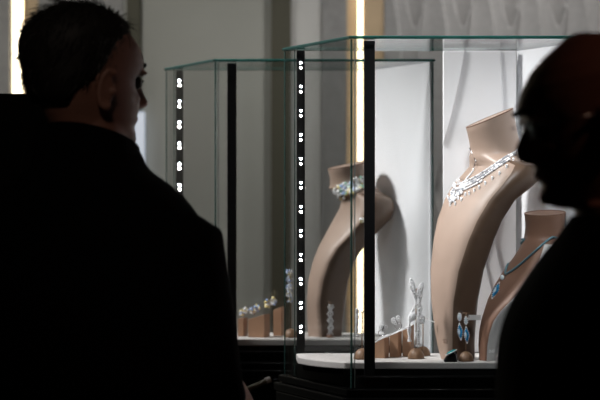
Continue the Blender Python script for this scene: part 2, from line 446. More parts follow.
def cast(bv, px, py, off=.0012):
    o_ = Vector((0, 0, EYE)); d = (P(px, py, 3.5)-o_).normalized()
    h, n, i, dist = bv.ray_cast(o_, d)
    if h is None: 
        h, n, i, dist = bv.find_nearest(P(px, py, 3.52))
    if n.dot(d) > 0: n = -n
    return h+n*off, n
def around(bv, rings, z0, a0, a1, n, off=.002):
    """points round the hidden back of the neck"""
    c = sum(rings[-4], Vector())/len(rings[-4]); out = []
    for i in range(n+1):
        a = a0+(a1-a0)*i/n; d = Vector((math.cos(a), math.sin(a), 0)); src = Vector((c.x, c.y, z0))+d*.4
        h, nn, i_, ds = bv.ray_cast(src, -d)
        if h is not None: out.append(h+d*off)
    return out

# diamond necklace on the large bust
def necklace_diamond():
    c0, _ = cast(bvA, 458, 185)
    t = thing('diamond_necklace', c0, 'white diamond cascade necklace draped on the large tan bust', 'necklace')
    right = [(460, 184), (468, 181), (478, 176), (488, 169.5), (498, 162.5), (508, 156), (516, 151), (523, 146.5)]
    left = [(460, 184), (459, 179), (462, 173), (465.5, 168), (468, 163)]
    def along(pl, n):
        ps = [Vector(p) for p in pl]; seg = [(b-a).length for a, b in zip(ps, ps[1:])]; T = sum(seg); out = []
        for i in range(n):
            s_ = T*i/(n-1); j = 0
            while j < len(seg)-1 and s_ > seg[j]: s_ -= seg[j]; j += 1
            out.append(ps[j].lerp(ps[j+1], min(1, s_/seg[j])))
        return out
    ch = MB(); rp = [cast(bvA, p.x, p.y)[0] for p in along(right, 26)]; lp = [cast(bvA, p.x, p.y)[0] for p in along(left, 10)]
    ch.tube(rp, .0009, 6); ch.tube(lp, .0009, 6)
    zr = rp[-1].z; back = around(bvA, rgA, zr, -.6, PI*1.02, 14)
    if len(back) > 2: ch.tube([rp[-1]]+back[2:]+[lp[-1]], .0009, 6)
    ch.build('chain', M['silver'], t, True)
    g = MB()
    for i, p in enumerate(along(right, 44)):
        s_ = i/43; rows = 4.2-2.2*s_
        for r_ in range(int(round(rows))):
            q = p+Vector((.5+.2*(r_ % 2), 2.1))*r_*1.05; h, n = cast(bvA, q.x, q.y, .0018)
            g.cur = random.choice((0, 0, 1)); g.gem(h, .0027 if r_ else .0024)
    for p in along(left, 16):
        for r_ in (0, 1): h, n = cast(bvA, p.x-1.6*r_, p.y+1.0*r_, .0016); g.gem(h, .0019)
    for i in range(90):
        s_ = random.random()**.8; x = 463-11*s_+random.uniform(-8, 8)*(1-.72*s_); y = 183+19*s_+random.uniform(-1, 2)
        h, n = cast(bvA, x, y, .002+random.random()*.0015); g.cur = random.choice((0, 0, 1)); g.gem(h, random.uniform(.0022, .0033))
    g.build('gem_band', [M['diamond'], M['diamondgrey']], t)
    drops = [(451, 204), (453, 199), (456, 203), (459, 198), (462, 199), (449, 197), (452, 193), (466, 194), (470, 193), (475, 190), (480, 187), (486, 183), (493, 178), (500, 173), (507, 166), (513, 160)]
    for x, y in drops:
        h, n = cast(bvA, x, y, .0025); m_ = MB(); m_.gem(h, .0028, 1.0); m_.gem(h+Vector((0, 0, -.004)), .0021, 1.6, Matrix.Identity(3))
        m_.build('gem_drop', M['diamond'], t)
necklace_diamond()

# blue pendant on two cords
def necklace_blue():
    c0, _ = cast(bvB, 503, 279)
    t = thing('pendant_necklace', c0, 'grey-blue double cord necklace with a blue marquise pendant on the darker bust', 'necklace')
    lf = [(525, 240), (519, 247), (512, 257), (507.5, 267), (505.5, 274)]; rt = [(552, 237), (545, 243), (535, 252), (524, 262), (514, 270), (506, 275)]
    c = MB()
    def sm(pl):
        out = []
        for a, b in zip(pl, pl[1:]):
            for i in range(4): s_ = i/4; out.append(cast(bvB, a[0]+(b[0]-a[0])*s_, a[1]+(b[1]-a[1])*s_, .0022)[0])
        out.append(cast(bvB, *pl[-1], .0022)[0]); return out
    L_, R_ = sm(lf), sm(rt)
    bk = around(bvB, rgB, L_[0].z, -.3, PI*.95, 12)
    c.tube(L_, .0021, 8); c.tube(R_, .0021, 8)
    if len(bk) > 3: c.tube([R_[0]]+bk+[L_[0]], .002, 8)
    c.build('cord', M['cordblue'], t, True)
    h, n = cast(bvB, 503.5, 278.5, .004); m_ = MB(); m_.ell(h, (.0042, .0032, .0052)); m_.build('bail', M['opalwhite'], t, True)
    h, n = cast(bvB, 497, 291.5, .004)
    marquise(h, .0115*1.75/2*1.9, .0065, 25, t)
def marquise(c, hl, hw, deg, parent, blue=True, depth=.0022):
    """pointed oval stone with a diamond border; long axis tilted deg from vertical"""
    R = Matrix.Rotation(math.radians(deg), 3, 'Y'); rings = []
    N = 24
    def ring(k_, y):
        out = []
        for i in range(N):
            a = 2*PI*i/N; z = math.sin(a); x = math.copysign((1-abs(z)**1.4), math.cos(a)) if abs(math.cos(a)) > 1e-6 else 0
            out.append(c+R@Vector((hw*k_*x, y, hl*k_*z)))
        return out
    b = MB(); b.loft([ring(1.0, .0008), ring(1.0, -.001)]); b.build('pendant_setting', M['silver'], parent)
    b = MB(); b.loft([ring(.8, -.0011), ring(.72, -depth), ring(.4, -depth*1.5)]); b.build('stone', M['opal'], parent, True)
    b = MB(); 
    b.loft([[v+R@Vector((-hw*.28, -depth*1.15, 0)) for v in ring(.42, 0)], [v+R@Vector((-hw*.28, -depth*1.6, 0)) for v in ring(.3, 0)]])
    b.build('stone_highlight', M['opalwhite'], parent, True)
    b = MB()
    for v in ring(.92, -.0016): b.gem(v, .0011)
    b.build('gem_border', M['diamond'], parent)
necklace_blue()

# sparkling collar on far bust
def collar():
    c0, _ = cast(bvC, 345, 190)
    t = thing('gem_collar', c0, 'sparkling blurred multicoloured gem collar round the far bust\'s neck', 'necklace')
    pl = [(328, 207), (331, 198), (337, 193), (345, 190), (354, 187), (362, 183), (370, 181)]
    g = MB(); ch = []
    for a, b in zip(pl, pl[1:]):
        for i in range(7):
            s_ = i/7; x = a[0]+(b[0]-a[0])*s_; y = a[1]+(b[1]-a[1])*s_; ch.append(cast(bvC, x, y, .002)[0])
            for q in range(4):
                g.cur = random.choice((0, 0, 0, 0, 0, 0, 0, 0, 1, 1, 2, 3))
                h, n = cast(bvC, x+random.uniform(-1.5, 1.5), y+random.uniform(-7, 7), .004)
                g.gem(h, random.uniform(.0035, .0062))
    bk = around(bvC, rgC, ch[-1].z, -.4, PI, 12)
    c = MB(); c.tube(ch+bk[2:]+[ch[0]] if len(bk) > 3 else ch, .0015, 6); c.build('chain', M['silver'], t)
    g.build('gem_band', [M['diamond'], M['gemwarm'], M['gemblue'], M['gemgreen']], t)
    for x, y in ((326, 209), (329, 212), (332, 207), (337, 204), (341, 201)):
        h, n = cast(bvC, x, y, .004); m_ = MB(); m_.gem(h, .005); m_.build('gem_drop', M['gemwarm'] if x % 2 else M['diamond'], t)
collar()

# small marks on the busts
def lettering(txt, loc, size, m, parent, rz=0):
    cu = bpy.data.curves.new('lettering', 'FONT'); cu.body = txt; cu.size = size; cu.align_x = 'CENTER'; cu.extrude = .0002; cu.offset = .00028
    cu.materials.append(m); o = bpy.data.objects.new('lettering', cu); COL.objects.link(o)
    bpy.context.view_layer.update()
    me = bpy.data.meshes.new_from_object(o.evaluated_get(bpy.context.evaluated_depsgraph_get()))
    bpy.data.objects.remove(o); R = Matrix.Rotation(rz, 4, 'Z') @ Matrix.Rotation(PI/2, 4, 'X')
    me.transform(Matrix.Translation(loc) @ R); o = bpy.data.objects.new('lettering', me); COL.objects.link(o)
    put(o, parent); return o
h, n = cast(bvB, 491.0, 352.5, .0012)
lt = lettering('ENEI', h, .0082, M['letter'], bustB, math.atan2(n.x, -n.y))
for v in lt.data.vertices:       # lay the print on the curved side
    q, nn, i_, ds_ = bvB.find_nearest(v.co+n*.004)
    if nn.dot(n) < 0: nn = -nn
    v.co = q+nn*.0009
h, n = cast(bvA, 445, 341, .0003)
em = MB()
for dx in (-.0028, .0028):
    tvec = Vector((-n.y, n.x, 0)).normalized()
    em.tube([h+tvec*(dx+.0026*math.cos(a*PI/8))+Vector((0, 0, .0036*math.sin(a*PI/8))) for a in range(17)], .0004, 5)
em.build('embossed_emblem', M['tanedge'], bustA)

# ---------------------------------------------------------------- small displays
ZS = ZT+.0003
def on_tray(px, py_, off=0): # point on the tray top
    Y = (EYE-ZS)*F/(py_-200); return P(px, py_, Y)
def block(px0, px1, pyb, h0, h1, label, group, dep=.045, rz=-.35, Yoff=0):
    a = on_tray(px0, pyb); b = on_tray(px1, pyb); wdt = (b-a).length
    c = (a+b)/2+Vector((0, dep/2, 0)); R = Matrix.Rotation(rz, 3, 'Z')
    z = [0, 0, h1, h0]
    vs = []
    for yy in (-dep/2, dep/2):
        for x, zz in ((-wdt/2, 0), (wdt/2, 0), (wdt/2, h1), (-wdt/2, h0)): vs.append(c+R@Vector((x, yy, zz)))
    fs = [(0, 1, 2, 3), (7, 6, 5, 4), (0, 4, 5, 1), (1, 5, 6, 2), (2, 6, 7, 3), (3, 7, 4, 0)]
    c0 = Vector((c.x, c.y, ZS)); o = link('display_block', [v-c0 for v in vs], fs, M['block']); o.location = c0
    bevel(o, .0006); return tag(o, label, 'display block', group)
G1 = 'slant-topped display blocks in the nearer case'
block(375, 387.5, 358.2, .031, .040, 'shortest slant-topped brown block, next to the black post in the nearer case', G1, dep=.03)
block(391.5, 400.5, 357.2, .044, .050, 'middle slant-topped brown block in the nearer case', G1, dep=.026)
block(404, 413, 356.6, .054, .062, 'tallest slant-topped brown block, behind the white earrings in the nearer case', G1, dep=.022)

def polyline(pts, n):
    ps = [Vector(p) for p in pts]; seg = [(b-a).length for a, b in zip(ps, ps[1:])]; T = sum(seg); out = []
    for i in range(n):
        s_ = T*i/(n-1); j = 0
        while j < len(seg)-1 and s_ > seg[j]: s_ -= seg[j]; j += 1
        out.append(ps[j].lerp(ps[j+1], min(1, s_/seg[j])))
    return out
# bracelet lying over the slanted block tops
def bracelet(pts, label, r=.0017, n=34):
    t = thing('gem_bracelet', pts[0], label, 'bracelet'); pl = polyline(pts, n); pl = [p-Vector(( 0,0,0)) for p in pl]
    c = MB(); c.tube(pl, .0009, 6); c.build('chain', M['silver'], t)
    g = MB()
    for p in pl: g.gem(p+Vector((0, 0, .0010)), r); g.gem(p+Vector((0, -.003, 0)), r*.8)
    g.build('gem_row', M['diamond'], t)
bracelet([P(374, 343, 3.475), P(387, 335.8, 3.475), P(392, 334.5, 3.49), P(401, 330.5, 3.495), P(405, 329, 3.503), P(411.5, 325.5, 3.503)], 'diamond line bracelet lying up over the three brown blocks')
def butterfly_ring(c, label, s_=1.0, mats=None, cat='ring', R=None):
    mats = mats or [M['diamond'], M['silver']]
    t = thing('butterfly_ring', c-Vector((0, 0, .010*s_)), label, cat)
    R = R or Matrix.Identity(3)
    def q(x, y, z): return c+R@Vector((x, y, z))*s_
    b = MB(); b.tube([q(.0062*math.cos(a*PI/8), 0, -.006+.0062*math.sin(a*PI/8)) for a in range(17)], .0008*s_, 6); b.build('band', M['silver'], t, True)
    for sg in (-1, 1):
        g = MB()
        for i in range(16):
            a = i/16*2*PI; g.cur = random.choice((0, 0, 0, 1)) if len(mats) > 2 else 0
            g.gem(q(sg*(.0045+.0035*math.cos(a)), -.001, .0055+.0042*math.sin(a)+.001*math.cos(a)*sg), .0014*s_)
            if i % 2: g.gem(q(sg*(.003+.0022*math.cos(a)), -.001, -.0005+.0022*math.sin(a)), .0012*s_)
        g.gem(q(sg*.0045, -.001, .0055), .0022*s_)
        g.build('wing', mats, t)
    b = MB(); b.tube([q(0, -.002, -.003), q(0, -.002, .004), q(0, -.002, .009)], [.0008*s_, .0013*s_, .0005*s_], 6); b.build('body', M['silver'], t)
butterfly_ring(P(382.5, 330, 3.48), 'left diamond butterfly ring on the shortest brown block', 1.0, R=Matrix.Rotation(.3, 3, 'Y'))
butterfly_ring(P(397, 322.5, 3.50), 'right diamond butterfly ring on the middle brown block', 1.1, R=Matrix.Rotation(-.4, 3, 'Y'))

# earring stands: domed base, pole, crossbar
def stand(px, pyb, r, top_py, label, bar=.012, m='bronze'):
    c = on_tray(px, pyb); t = thing('earring_stand', (c.x, c.y, ZS), label, 'earring stand')
    b = MB(); b.ell((c.x, c.y, ZS), (r, r, r*1.25), nu=28, nv=10, half=True); b.build('base', M[m], t, True)
    zt = EYE+(200-top_py)/F*c.y
    b = MB(); b.tube([(c.x, c.y, ZS+r), (c.x, c.y, zt)], .0011, 8); b.build('pole', M['bronze'], t, True)
    b = MB(); b.tube([(c.x-bar, c.y, zt), (c.x+bar, c.y, zt)], .0009, 8); b.build('crossbar', M['bronze'], t, True)
    return t, c.y
stand(416, 358.5, .0165, 289, 'front bronze domed stand holding the long white diamond earrings', .010)
stand(423, 355.5, .0150, 318, 'rear bronze domed stand half hidden behind the white earrings', .006)
stand(362, 359.0, .0165, 312, 'domed earring stand half hidden behind the black post', .008)
tt, yb = stand(466, 361.0, .0148, 313, 'dark domed stand holding the blue marquise earrings', .007)
o = MB().box(P(474.5, 317.5, yb+.004), (.024, .002, .010)).build('tag', M['linen'], tt); o['label'] = 'pale grey tag'

def strand(pts, name_label, Y, rpx, lobe=None, twist=True, mats=None):
    t = thing('drop_earring', P(*pts[0], Y), name_label, 'earring', None)
    mats = mats or [M['diamond']]
    g = MB(); pl = polyline([P(x, y, Y) for x, y in pts], 30)
    c = MB(); c.tube(pl, .0008, 6); c.build('chain', M['silver'], t)
    for i, p in enumerate(pl):
        for q in range(4):
            a = q*PI/2+i*.7; r = rpx/F*Y*(.75+.35*math.sin(i*.9))
            if len(mats) > 1: g.cur = random.randrange(len(mats))
            g.gem(p+Vector((r*math.cos(a), r*math.sin(a)*.6, 0)), .0019)
    g.build('gem_strand', mats, t)
    if lobe:
        for (x, y, hw, hl, tl) in lobe:
            l = MB(); R = Matrix.Rotation(math.radians(tl), 3, 'Y'); cc = P(x, y, Y-.003)
            for i in range(22):
                a = 2*PI*i/22; l.gem(cc+R@Vector((hw*math.cos(a), 0, hl*math.sin(a))), .0020)
                if i % 2: l.gem(cc+R@Vector((hw*.5*math.cos(a), -.001, hl*.6*math.sin(a))), .0020)
            l.build('petal', mats, t)
YE = 3.462
strand([(414.5, 292), (416.5, 305), (411, 313), (409, 326), (409.5, 341)], 'left white diamond earring with petal tops and bent lower strand', YE, 1.5,
       [(412.5, 286, .0042, .0135, -14), (412.5, 317, .0055, .007, 30)])
strand([(420, 292), (419.5, 310), (418.5, 330), (418.5, 346)], 'right white diamond earring, straight and longer', YE+.004, 2.2,
       [(420.5, 289, .0042, .011, 16), (421.5, 319, .005, .008, -20)])
f = MB()
pl = polyline([P(424, 316, 3.49), P(428, 320, 3.49), P(434, 322, 3.49)], 10); f.tube(pl, .0008, 6)
for p in pl: f.gem(p, .0015)
o = f.build('gem_pin', M['diamond']); tag(o, 'thin white curved gem pin sticking out right of the white earrings', 'pin')
o.location = (0, 0, 0)
strand([(356.8, 309), (357, 318), (356.2, 328), (356.6, 336)], 'white lace-like diamond earring between glass corner and black post', 3.47, 1.4, None)
# blue earrings
def blue_earring(x, y, label, Y, deg):
    t = thing('drop_earring', P(x, y-6, Y), label, 'earring', 'blue marquise earrings on the dark domed stand')
    h = MB(); h.tube([P(x+1+2.2*math.cos(a*PI/6), y-3-3*math.sin(a*PI/6), Y) for a in range(7)], .0006, 6); h.build('hook', M['silver'], t)
    c = P(x, y, Y); b = MB()
    for i in range(12): a = 2*PI*i/12; b.gem(c+Vector((.0036*math.cos(a), -.001, .0072*math.sin(a))), .0013)
    b.build('gem_border', M['diamond'], t)
    b = MB(); b.ell(c, (.0030, .0022, .0065)); b.build('top_stone', M['opalwhite'], t, True)
    marquise(P(x+.6, y+14.5, Y), .0175, .0058, deg, t)
blue_earring(459.5, 317, 'left and higher of the two blue marquise drop earrings', yb-.004, -6)
blue_earring(466, 320.5, 'right and lower of the two blue marquise drop earrings', yb-.010, -4)
# ring on its black wedge
c = on_tray(451.5, 362.0)
t = thing('ring_cushion', (c.x, c.y, ZS), 'small black wedge cushion holding the teal ring', 'ring cushion')
R0 = Vector((c.x, c.y+.01, ZS))
vs = [R0+Vector(v) for v in ((-.015, -.010, 0), (.012, -.010, 0), (.012, .012, 0), (-.015, .012, 0), (-.009, -.006, .010), (.011, -.006, .020), (.011, .010, .020), (-.009, .010, .010))]
o = link('pad', vs, [(3, 2, 1, 0), (4, 5, 6, 7), (0, 1, 5, 4), (1, 2, 6, 5), (2, 3, 7, 6), (3, 0, 4, 7)], M['blackmatte'], t); bevel(o, .003, 3)
rc = R0+Vector((-.0005, -.008, .0185)); RR = Matrix.Rotation(math.radians(-28), 3, 'Y')
t = thing('gem_ring', rc, 'oval teal stone ring with diamond edge on the black cushion', 'ring')
b = MB(); b.ell(rc, (.0105, .006, .0032), RR, nu=24); b.build('stone', M['teal'], t, True)
b = MB()
for i in range(26): a = 2*PI*i/26; b.gem(rc+RR@Vector((.0112*math.cos(a), .0066*math.sin(a), -.0005)), .0012)
b.build('gem_border', M['diamond'], t)
b = MB(); b.tube([rc+Vector((.0060+.004*math.cos(a*PI/8), -.004, -.010+.009*math.sin(a*PI/8))) for a in range(-4, 5)], .0011, 6); b.build('band', M['silver'], t, True)

# ---------------------------------------------------------------- far case contents
G2 = 'slant-topped display blocks in the farther case'
block(239.5, 245.5, 336.5, .040, .042, 'leftmost small brown block in the farther case', G2, dep=.03, rz=-.3)
block(250, 267.5, 337.5, .040, .052, 'widest brown block in the farther case, lit on its front', G2, dep=.035, rz=-.35)
block(275, 283.5, 336.0, .058, .066, 'tallest brown block in the farther case', G2, dep=.03, rz=-.3)
mm = [M['diamond'], M['gemwarm'], M['gemblue']]
def cluster(px, py, Y, label, r=5.0):
    t = thing('butterfly_brooch', P(px, py+5, Y), label, 'brooch', None); k_ = Y/F
    for sg in (-1, 1):
        g = MB()
        for i in range(16):
            g.cur = random.choice((0, 0, 1, 2)); a = 2*PI*i*.618; q_ = math.sqrt((i+.5)/16)
            g.gem(P(px, py, Y)+Vector((sg*r*.5+r*.5*q_*math.cos(a), random.uniform(-1, 1), sg*1.2+r*.62*q_*math.sin(a)))*k_, random.uniform(.0022, .0040))
        g.build('wing', mm, t)
    b = MB(); b.tube([P(px, py+6, Y), P(px, py, Y)], .0012, 6); b.build('pin', M['silver'], t)
cluster(243.5, 311.5, 4.07, 'leftmost blurred jewel brooch above the small block, farther case', 4)
cluster(254.5, 309.5, 4.06, 'middle blurred yellowish jewel brooch above the widest block, farther case', 5)
cluster(270.5, 302.5, 4.07, 'right blurred white jewel brooch highest on the blocks, farther case', 6)
t, yf = stand(291, 337.5, .016, 275, 'tall blurred earring stand beside the lamp post, farther case', .006)
strand([(289.5, 270), (290, 282), (289.5, 292), (291, 302)], 'blurred rainbow-coloured gem drop earring in the farther case', yf-.006, 3.2, None, mats=[M['diamond'], M['diamond'], M['gemwarm'], M['gemblue']])
strand([(331, 305), (330, 316), (331, 326), (330, 334)], 'gem strand modelled for a faint glass reflection in front of the far bust foot', 3.97, 2.6, None)  # stands in for gem reflections in the glass pane
MBs = None
t, ys = stand(330, 337.5, .008, 302, 'small dark stand added to carry the modelled reflection strand before the far bust', .006, 'brown')  # added only as a support for the reflection strand

# ---------------------------------------------------------------- black cabinet behind left man
cb = P(10, 93, 3.25)
t = thing('black_cabinet', (cb.x-.12, 3.45, 0), 'plain black cabinet with flat top behind the grey-haired man', 'cabinet')
o = MB().box((cb.x-.12, 3.45, cb.z/2), (.42, .38, cb.z-.0)).build('carcass', M['blackmatte'], t); bevel(o, .003)
o = MB().box((cb.x-.12, 3.255, cb.z/2+.02), (.38, .012, cb.z-.12)).build('door', M['blackmatte'], t)
o = MB().box((cb.x+.02, 3.245, 1.0), (.012, .012, .2)).build('handle', M['post'], o)

# ---------------------------------------------------------------- people
def head_mb(mb, T, nose=1.0, jaw=1.0, z_under=True):
    H = .232
    tab = [(-.02, .045, -.02, .022), (.02, .074, -.03, .032), (.07, .086, -.045, .042), (.12, .088, -.055, .050), (.17, .082, -.065, .055), (.22, .089, -.072, .058), (.25, .087, -.076, .060), (.30, .089, -.082, .064),
           (.38, .088, -.090, .069), (.46, .084, -.095, .072), (.51, .084, -.098, .074), (.57, .093, -.101, .075), (.65, .093, -.104, .077), (.74, .082, -.103, .078), (.83, .064, -.097, .072), (.90, .042, -.080, .060), (.95, .022, -.055, .044), (.985, .008, -.03, .024), (1.0, -.005, -.018, .008)]
    N = 48; rings = []
    for zf, f_, b_, w_ in tab:
        c = (f_+b_)/2; hy = (f_-b_)/2; ring = []
        for i in range(N):
            a = 2*PI*i/N; x = w_*math.copysign(abs(math.sin(a))**.9, math.sin(a)); y = c+hy*math.copysign(abs(math.cos(a))**.95, math.cos(a))
            if .40 < zf < .56 and 0.22 < abs(math.atan2(math.sin(a), math.cos(a))) < .75: y -= .007
            ring.append(T(Vector((x, y, zf*H))))
        rings.append(ring)
    mb.loft(rings)
    rings = []
    for zf, cy, ry, rx in ((.54, .080, .010, .006), (.48, .083, .015, .0075), (.42, .088, .020, .010), (.365, .093, .024*nose, .0135), (.34, .092, .024*nose, .0165), (.32, .089, .019*nose, .0165), (.30, .086, .010, .012)):
        rings.append([T(Vector((rx*math.sin(2*PI*i/16), cy+ry*math.cos(2*PI*i/16), zf*H))) for i in range(16)])
    mb.loft(rings)
    # lips, brow ridge, chin, ears
    def E(c, r, rot=None):
        b = MB(); b.ell((0, 0, 0), r, rot); mb.add([T(v+Vector(c)) for v in b.v], b.f)
    E((0, .083, .235*H), (.022, .010, .0045)); E((0, .081, .205*H), (.019, .010, .005)); E((0, .079, .09*H), (.020, .013, .012))
    for s_ in (-1, 1):
        E((s_*.028, .078, .555*H), (.022, .013, .006)); E((s_*.033, .062, .37*H), (.018, .016, .014))
        R = Matrix.Rotation(s_*-.35, 3, 'Z') @ Matrix.Rotation(-.15, 3, 'X')
        b = MB(); pts = []
        for i in range(15):
            a = -2.3+i*4.6/14; pts.append(R@Vector((s_*.004, -.014*math.cos(a)*1.0-.0, .031*math.sin(a)*-1)))
        b.tube(pts, [.0045]*15, 8); b.ell(R@Vector((0, .002, -.001)), (.004, .013, .026)); b.ell(R@Vector((s_*.002, .002, -.028)), (.0048, .008, .009)); b.ell(R@Vector((s_*.004, .011, -.002)), (.004, .004, .007))
        mb.add([T(v+Vector((s_*.079, -.010, .405*H))) for v in b.v], b.f)
def remesh(o, vox, smooth=3, ss=.6):
    r = o.modifiers.new('remesh', 'REMESH'); r.mode = 'VOXEL'; r.voxel_size = vox; r.use_smooth_shade = True
    if smooth: s_ = o.modifiers.new('smooth', 'SMOOTH'); s_.iterations = smooth; s_.factor = ss
def hand_mb(mb, wrist, fwd, up, side, curl=.7, s_=1.0):
    """side = thumb direction; up = back of the hand normal"""
    fwd, up, side = fwd.normalized(), up.normalized(), side.normalized()
    def q(a, b, c): return wrist+(fwd*a+side*b+up*c)*s_
    mb.loft([rectring(q(x, 0, 0), side, up, w_*s_, t_*s_, 2.6, 20) for x, w_, t_ in ((-.03, .026, .019), (0, .028, .018), (.03, .037, .017), (.065, .042, .015), (.088, .040, .013), (.094, .034, .009))])
    for i, (b, L_, r) in enumerate(((.031, .070, .0088), (.0105, .078, .0092), (-.0105, .073, .0088), (-.031, .058, .0080))):
        p = q(.082, b, 0); a = .25+curl*.3; pts = [q(.055, b*.9, 0), p]; rr = [r, r*1.02]
        for k_, fr in enumerate((.45, .30, .25)):
            d = fwd*math.cos(a)-up*math.sin(a); p = p+d*L_*fr*s_; pts.append(p); rr.append(r*(1-.09*(k_+1))); a += curl*(.9 if k_ == 0 else .7)
        mb.tube(pts, [x*s_ for x in rr], 10); mb.ell(pts[-1], rr[-1]*s_)
    pts = [q(.012, .020, -.004), q(.035, .045, -.012), q(.060, .056, -.024), q(.082, .052, -.034)]
    mb.tube(pts, [x*s_ for x in (.013, .0125, .0105, .0085)], 10); mb.ell(pts[-1], .0085*s_)

def shoes(par, spots, rz):
    for x, y in spots:
        R = Matrix.Rotation(rz, 3, 'Z'); rings = []
        for yy, a, h in ((-.09, .030, .05), (-.07, .036, .075), (-.02, .038, .085), (.04, .043, .065), (.11, .047, .045), (.16, .040, .035), (.185, .022, .022)):
            rings.append([Vector((x, y, 0))+R@Vector((a*math.cos(2*PI*i/20), yy, max(0, h/2+h/2*math.sin(2*PI*i/20)))) for i in range(20)])
        MB().loft(rings).build('shoe', M['shoe'], par, True)

def lerp3(rows, z):
    for a, b in zip(rows, rows[1:]):
        if min(a[0], b[0]) <= z <= max(a[0], b[0]):
            s_ = (z-a[0])/(b[0]-a[0]); return [a[i]+(b[i]-a[i])*s_ for i in range(len(a))]
    return rows[-1]

# ---- left man, seen from behind, head turned to the case
def man_left():
    Y = 2.95
    nb = P(88, 150, Y)                       # base of the neck
    bz = -math.radians(28); RB = Matrix.Rotation(bz, 3, 'Z')
    e, d = RB@Vector((1, 0, 0)), RB@Vector((0, 1, 0))
    t = thing('person', (nb.x, nb.y, 0), 'man with greying dark hair and black coat, seen from behind at left', 'person')
    hz = -math.radians(53)
    RH = Matrix.Rotation(hz, 3, 'Z') @ Matrix.Rotation(-math.radians(2), 3, 'X')
    HO = P(86, 149, Y)
    T = lambda v: HO+RH@(v*1.0)
    b = MB(); head_mb(b, T, nose=.95)
    base = Vector((nb.x, nb.y, 0))
    # neck + torso
    sec = [(1.62, .058, .060, .02), (1.56, .060, .064, .01), (1.52, .066, .068, -.0), (1.49, .090, .078, -.0), (1.455, .150, .095, 0), (1.42, .185, .11, 0), (1.32, .175, .12, 0), (1.1, .165, .12, 0), (.98, .175, .125, 0), (.88, .18, .13, 0)]
    b.loft([rectring(Vector((base.x, base.y, z))+d*o_, e, d, a, bb, 2.2, 28) for z, a, bb, o_ in sec])
    elbow = P(203, 402, Y-.03); sh = Vector((base.x, base.y, 1.400))+e*.168
    wrist = P(219, 391, Y+.18)
    b.tube([sh, sh.lerp(elbow, .5), elbow, elbow.lerp(wrist, .5), wrist], [.058, .050, .042, .036, .027], 16)
    shl = Vector((base.x, base.y, 1.405))-e*.185; el = shl+Vector((-.02, -.02, -.29)); wl = el+d*.04+Vector((0, 0, -.25))
    b.tube([shl, shl.lerp(el, .5), el, el.lerp(wl, .5), wl], [.058, .050, .042, .036, .027], 16)
    fw = (wrist-elbow).normalized()*.7+Vector((.45, .35, -.12)); fw.normalize()
    sd = Vector((-.5, .3, .8)); sd = (sd-fw*sd.dot(fw)).normalized(); up = sd.cross(fw); 
    if up.x < 0: up = -up
    hand_mb(b, wrist, fw, up, sd, .9)
    dn = Vector((0, 0, -1)); hand_mb(b, wl, dn, -e, d, .4)
    for s_ in (-1, 1):
        hp = Vector((base.x, base.y, .92))+e*s_*.09
        b.tube([hp, hp+Vector((0, 0, -.42)), hp+Vector((0, 0, -.66)), hp+Vector((0, 0, -.86))], [.088, .060, .052, .040], 16)
    o = b.build('body', M['skin'], t, True); remesh(o, .0035, 2, .5)
    # trousers
    for s_ in (-1, 1):
        hp = Vector((base.x, base.y, .98))+e*s_*.09
        MB().tube([hp, hp+Vector((0, 0, -.45)), hp+Vector((0, 0, -.7)), hp+Vector((0, 0, -.93))], [.105, .080, .072, .068], 20).build('trouser_leg', M['trouser'], t, True)
    shoes(t, [((base+e*s_*.09).x, (base+e*s_*.09).y) for s_ in (-1, 1)], bz)
    # coat
    c = MB()
    sec = [(1.535, .080, .082, .0), (1.500, .100, .088, 0), (1.475, .142, .098, 0), (1.455, .168, .108, 0), (1.43, .190, .12, 0), (1.39, .205, .132, 0), (1.30, .215, .145, 0), (1.1, .218, .15, 0), (.9, .232, .16, 0), (.72, .245, .17, 0), (.62, .25, .175, 0)]
    c.loft([rectring(Vector((base.x, base.y, z))+d*o_, e, d, a, bb, 2.3, 32) for z, a, bb, o_ in sec])
    sh2 = sh+Vector((.0, 0, -.005))
    c.tube([sh2-e*.05+Vector((0, 0, .0)), sh2+Vector((.006, 0, -.025)), sh2.lerp(elbow, .5), elbow, elbow.lerp(wrist, .55), elbow.lerp(wrist, .86)], [.070, .077, .074, .070, .058, .046], 20)
    c.tube([shl+e*.03, shl+Vector((-.008, 0, -.03)), shl.lerp(el, .5), el, el.lerp(wl, .55), el.lerp(wl, .95)], [.060, .066, .062, .058, .050, .043], 20)
    # stand-up collar ring
    rings = []
    o = c.build('coat', M['coat'], t, True); remesh(o, .007, 4, .6)
    c = MB(); n = 40
    def cr(k_, z0):
        out = []
        for i in range(n):
            a = 2*PI*i/n; p = Vector((base.x, base.y, 0))+e*(k_*math.cos(a))+d*(k_*.98*math.sin(a)+.006)
            p.z = z0+.028*(-math.sin(a)) + .0*math.cos(a); out.append(p)
        return out
    c.loft([cr(.100, 1.455), cr(.090, 1.50), cr(.082, 1.548), cr(.074, 1.548), cr(.080, 1.50), cr(.088, 1.45)], cap=False); c.build('collar', M['coat'], t, True)
    # hair: cap + strands
    sd_ = np.random.RandomState(3)
    tabh = [(.30, .0), (.40, .0), (.50, 0), (.60, 0), (.70, 0), (.80, 0), (.88, 0), (.95, 0), (1.0, 0)]
    hm = MB(); H = .232; rings = []; N = 56
    base_tab = [(.30, -.045, -.088, .050), (.38, -.038, -.098, .062), (.46, .008, -.106, .075), (.54, .030, -.112, .079), (.63, .046, -.119, .082), (.70, .055, -.120, .084), (.76, .061, -.119, .085), (.82, .063, -.114, .083), (.88, .060, -.104, .077), (.95, .046, -.087, .064), (.99, .026, -.066, .044), (1.015, .004, -.038, .020)]
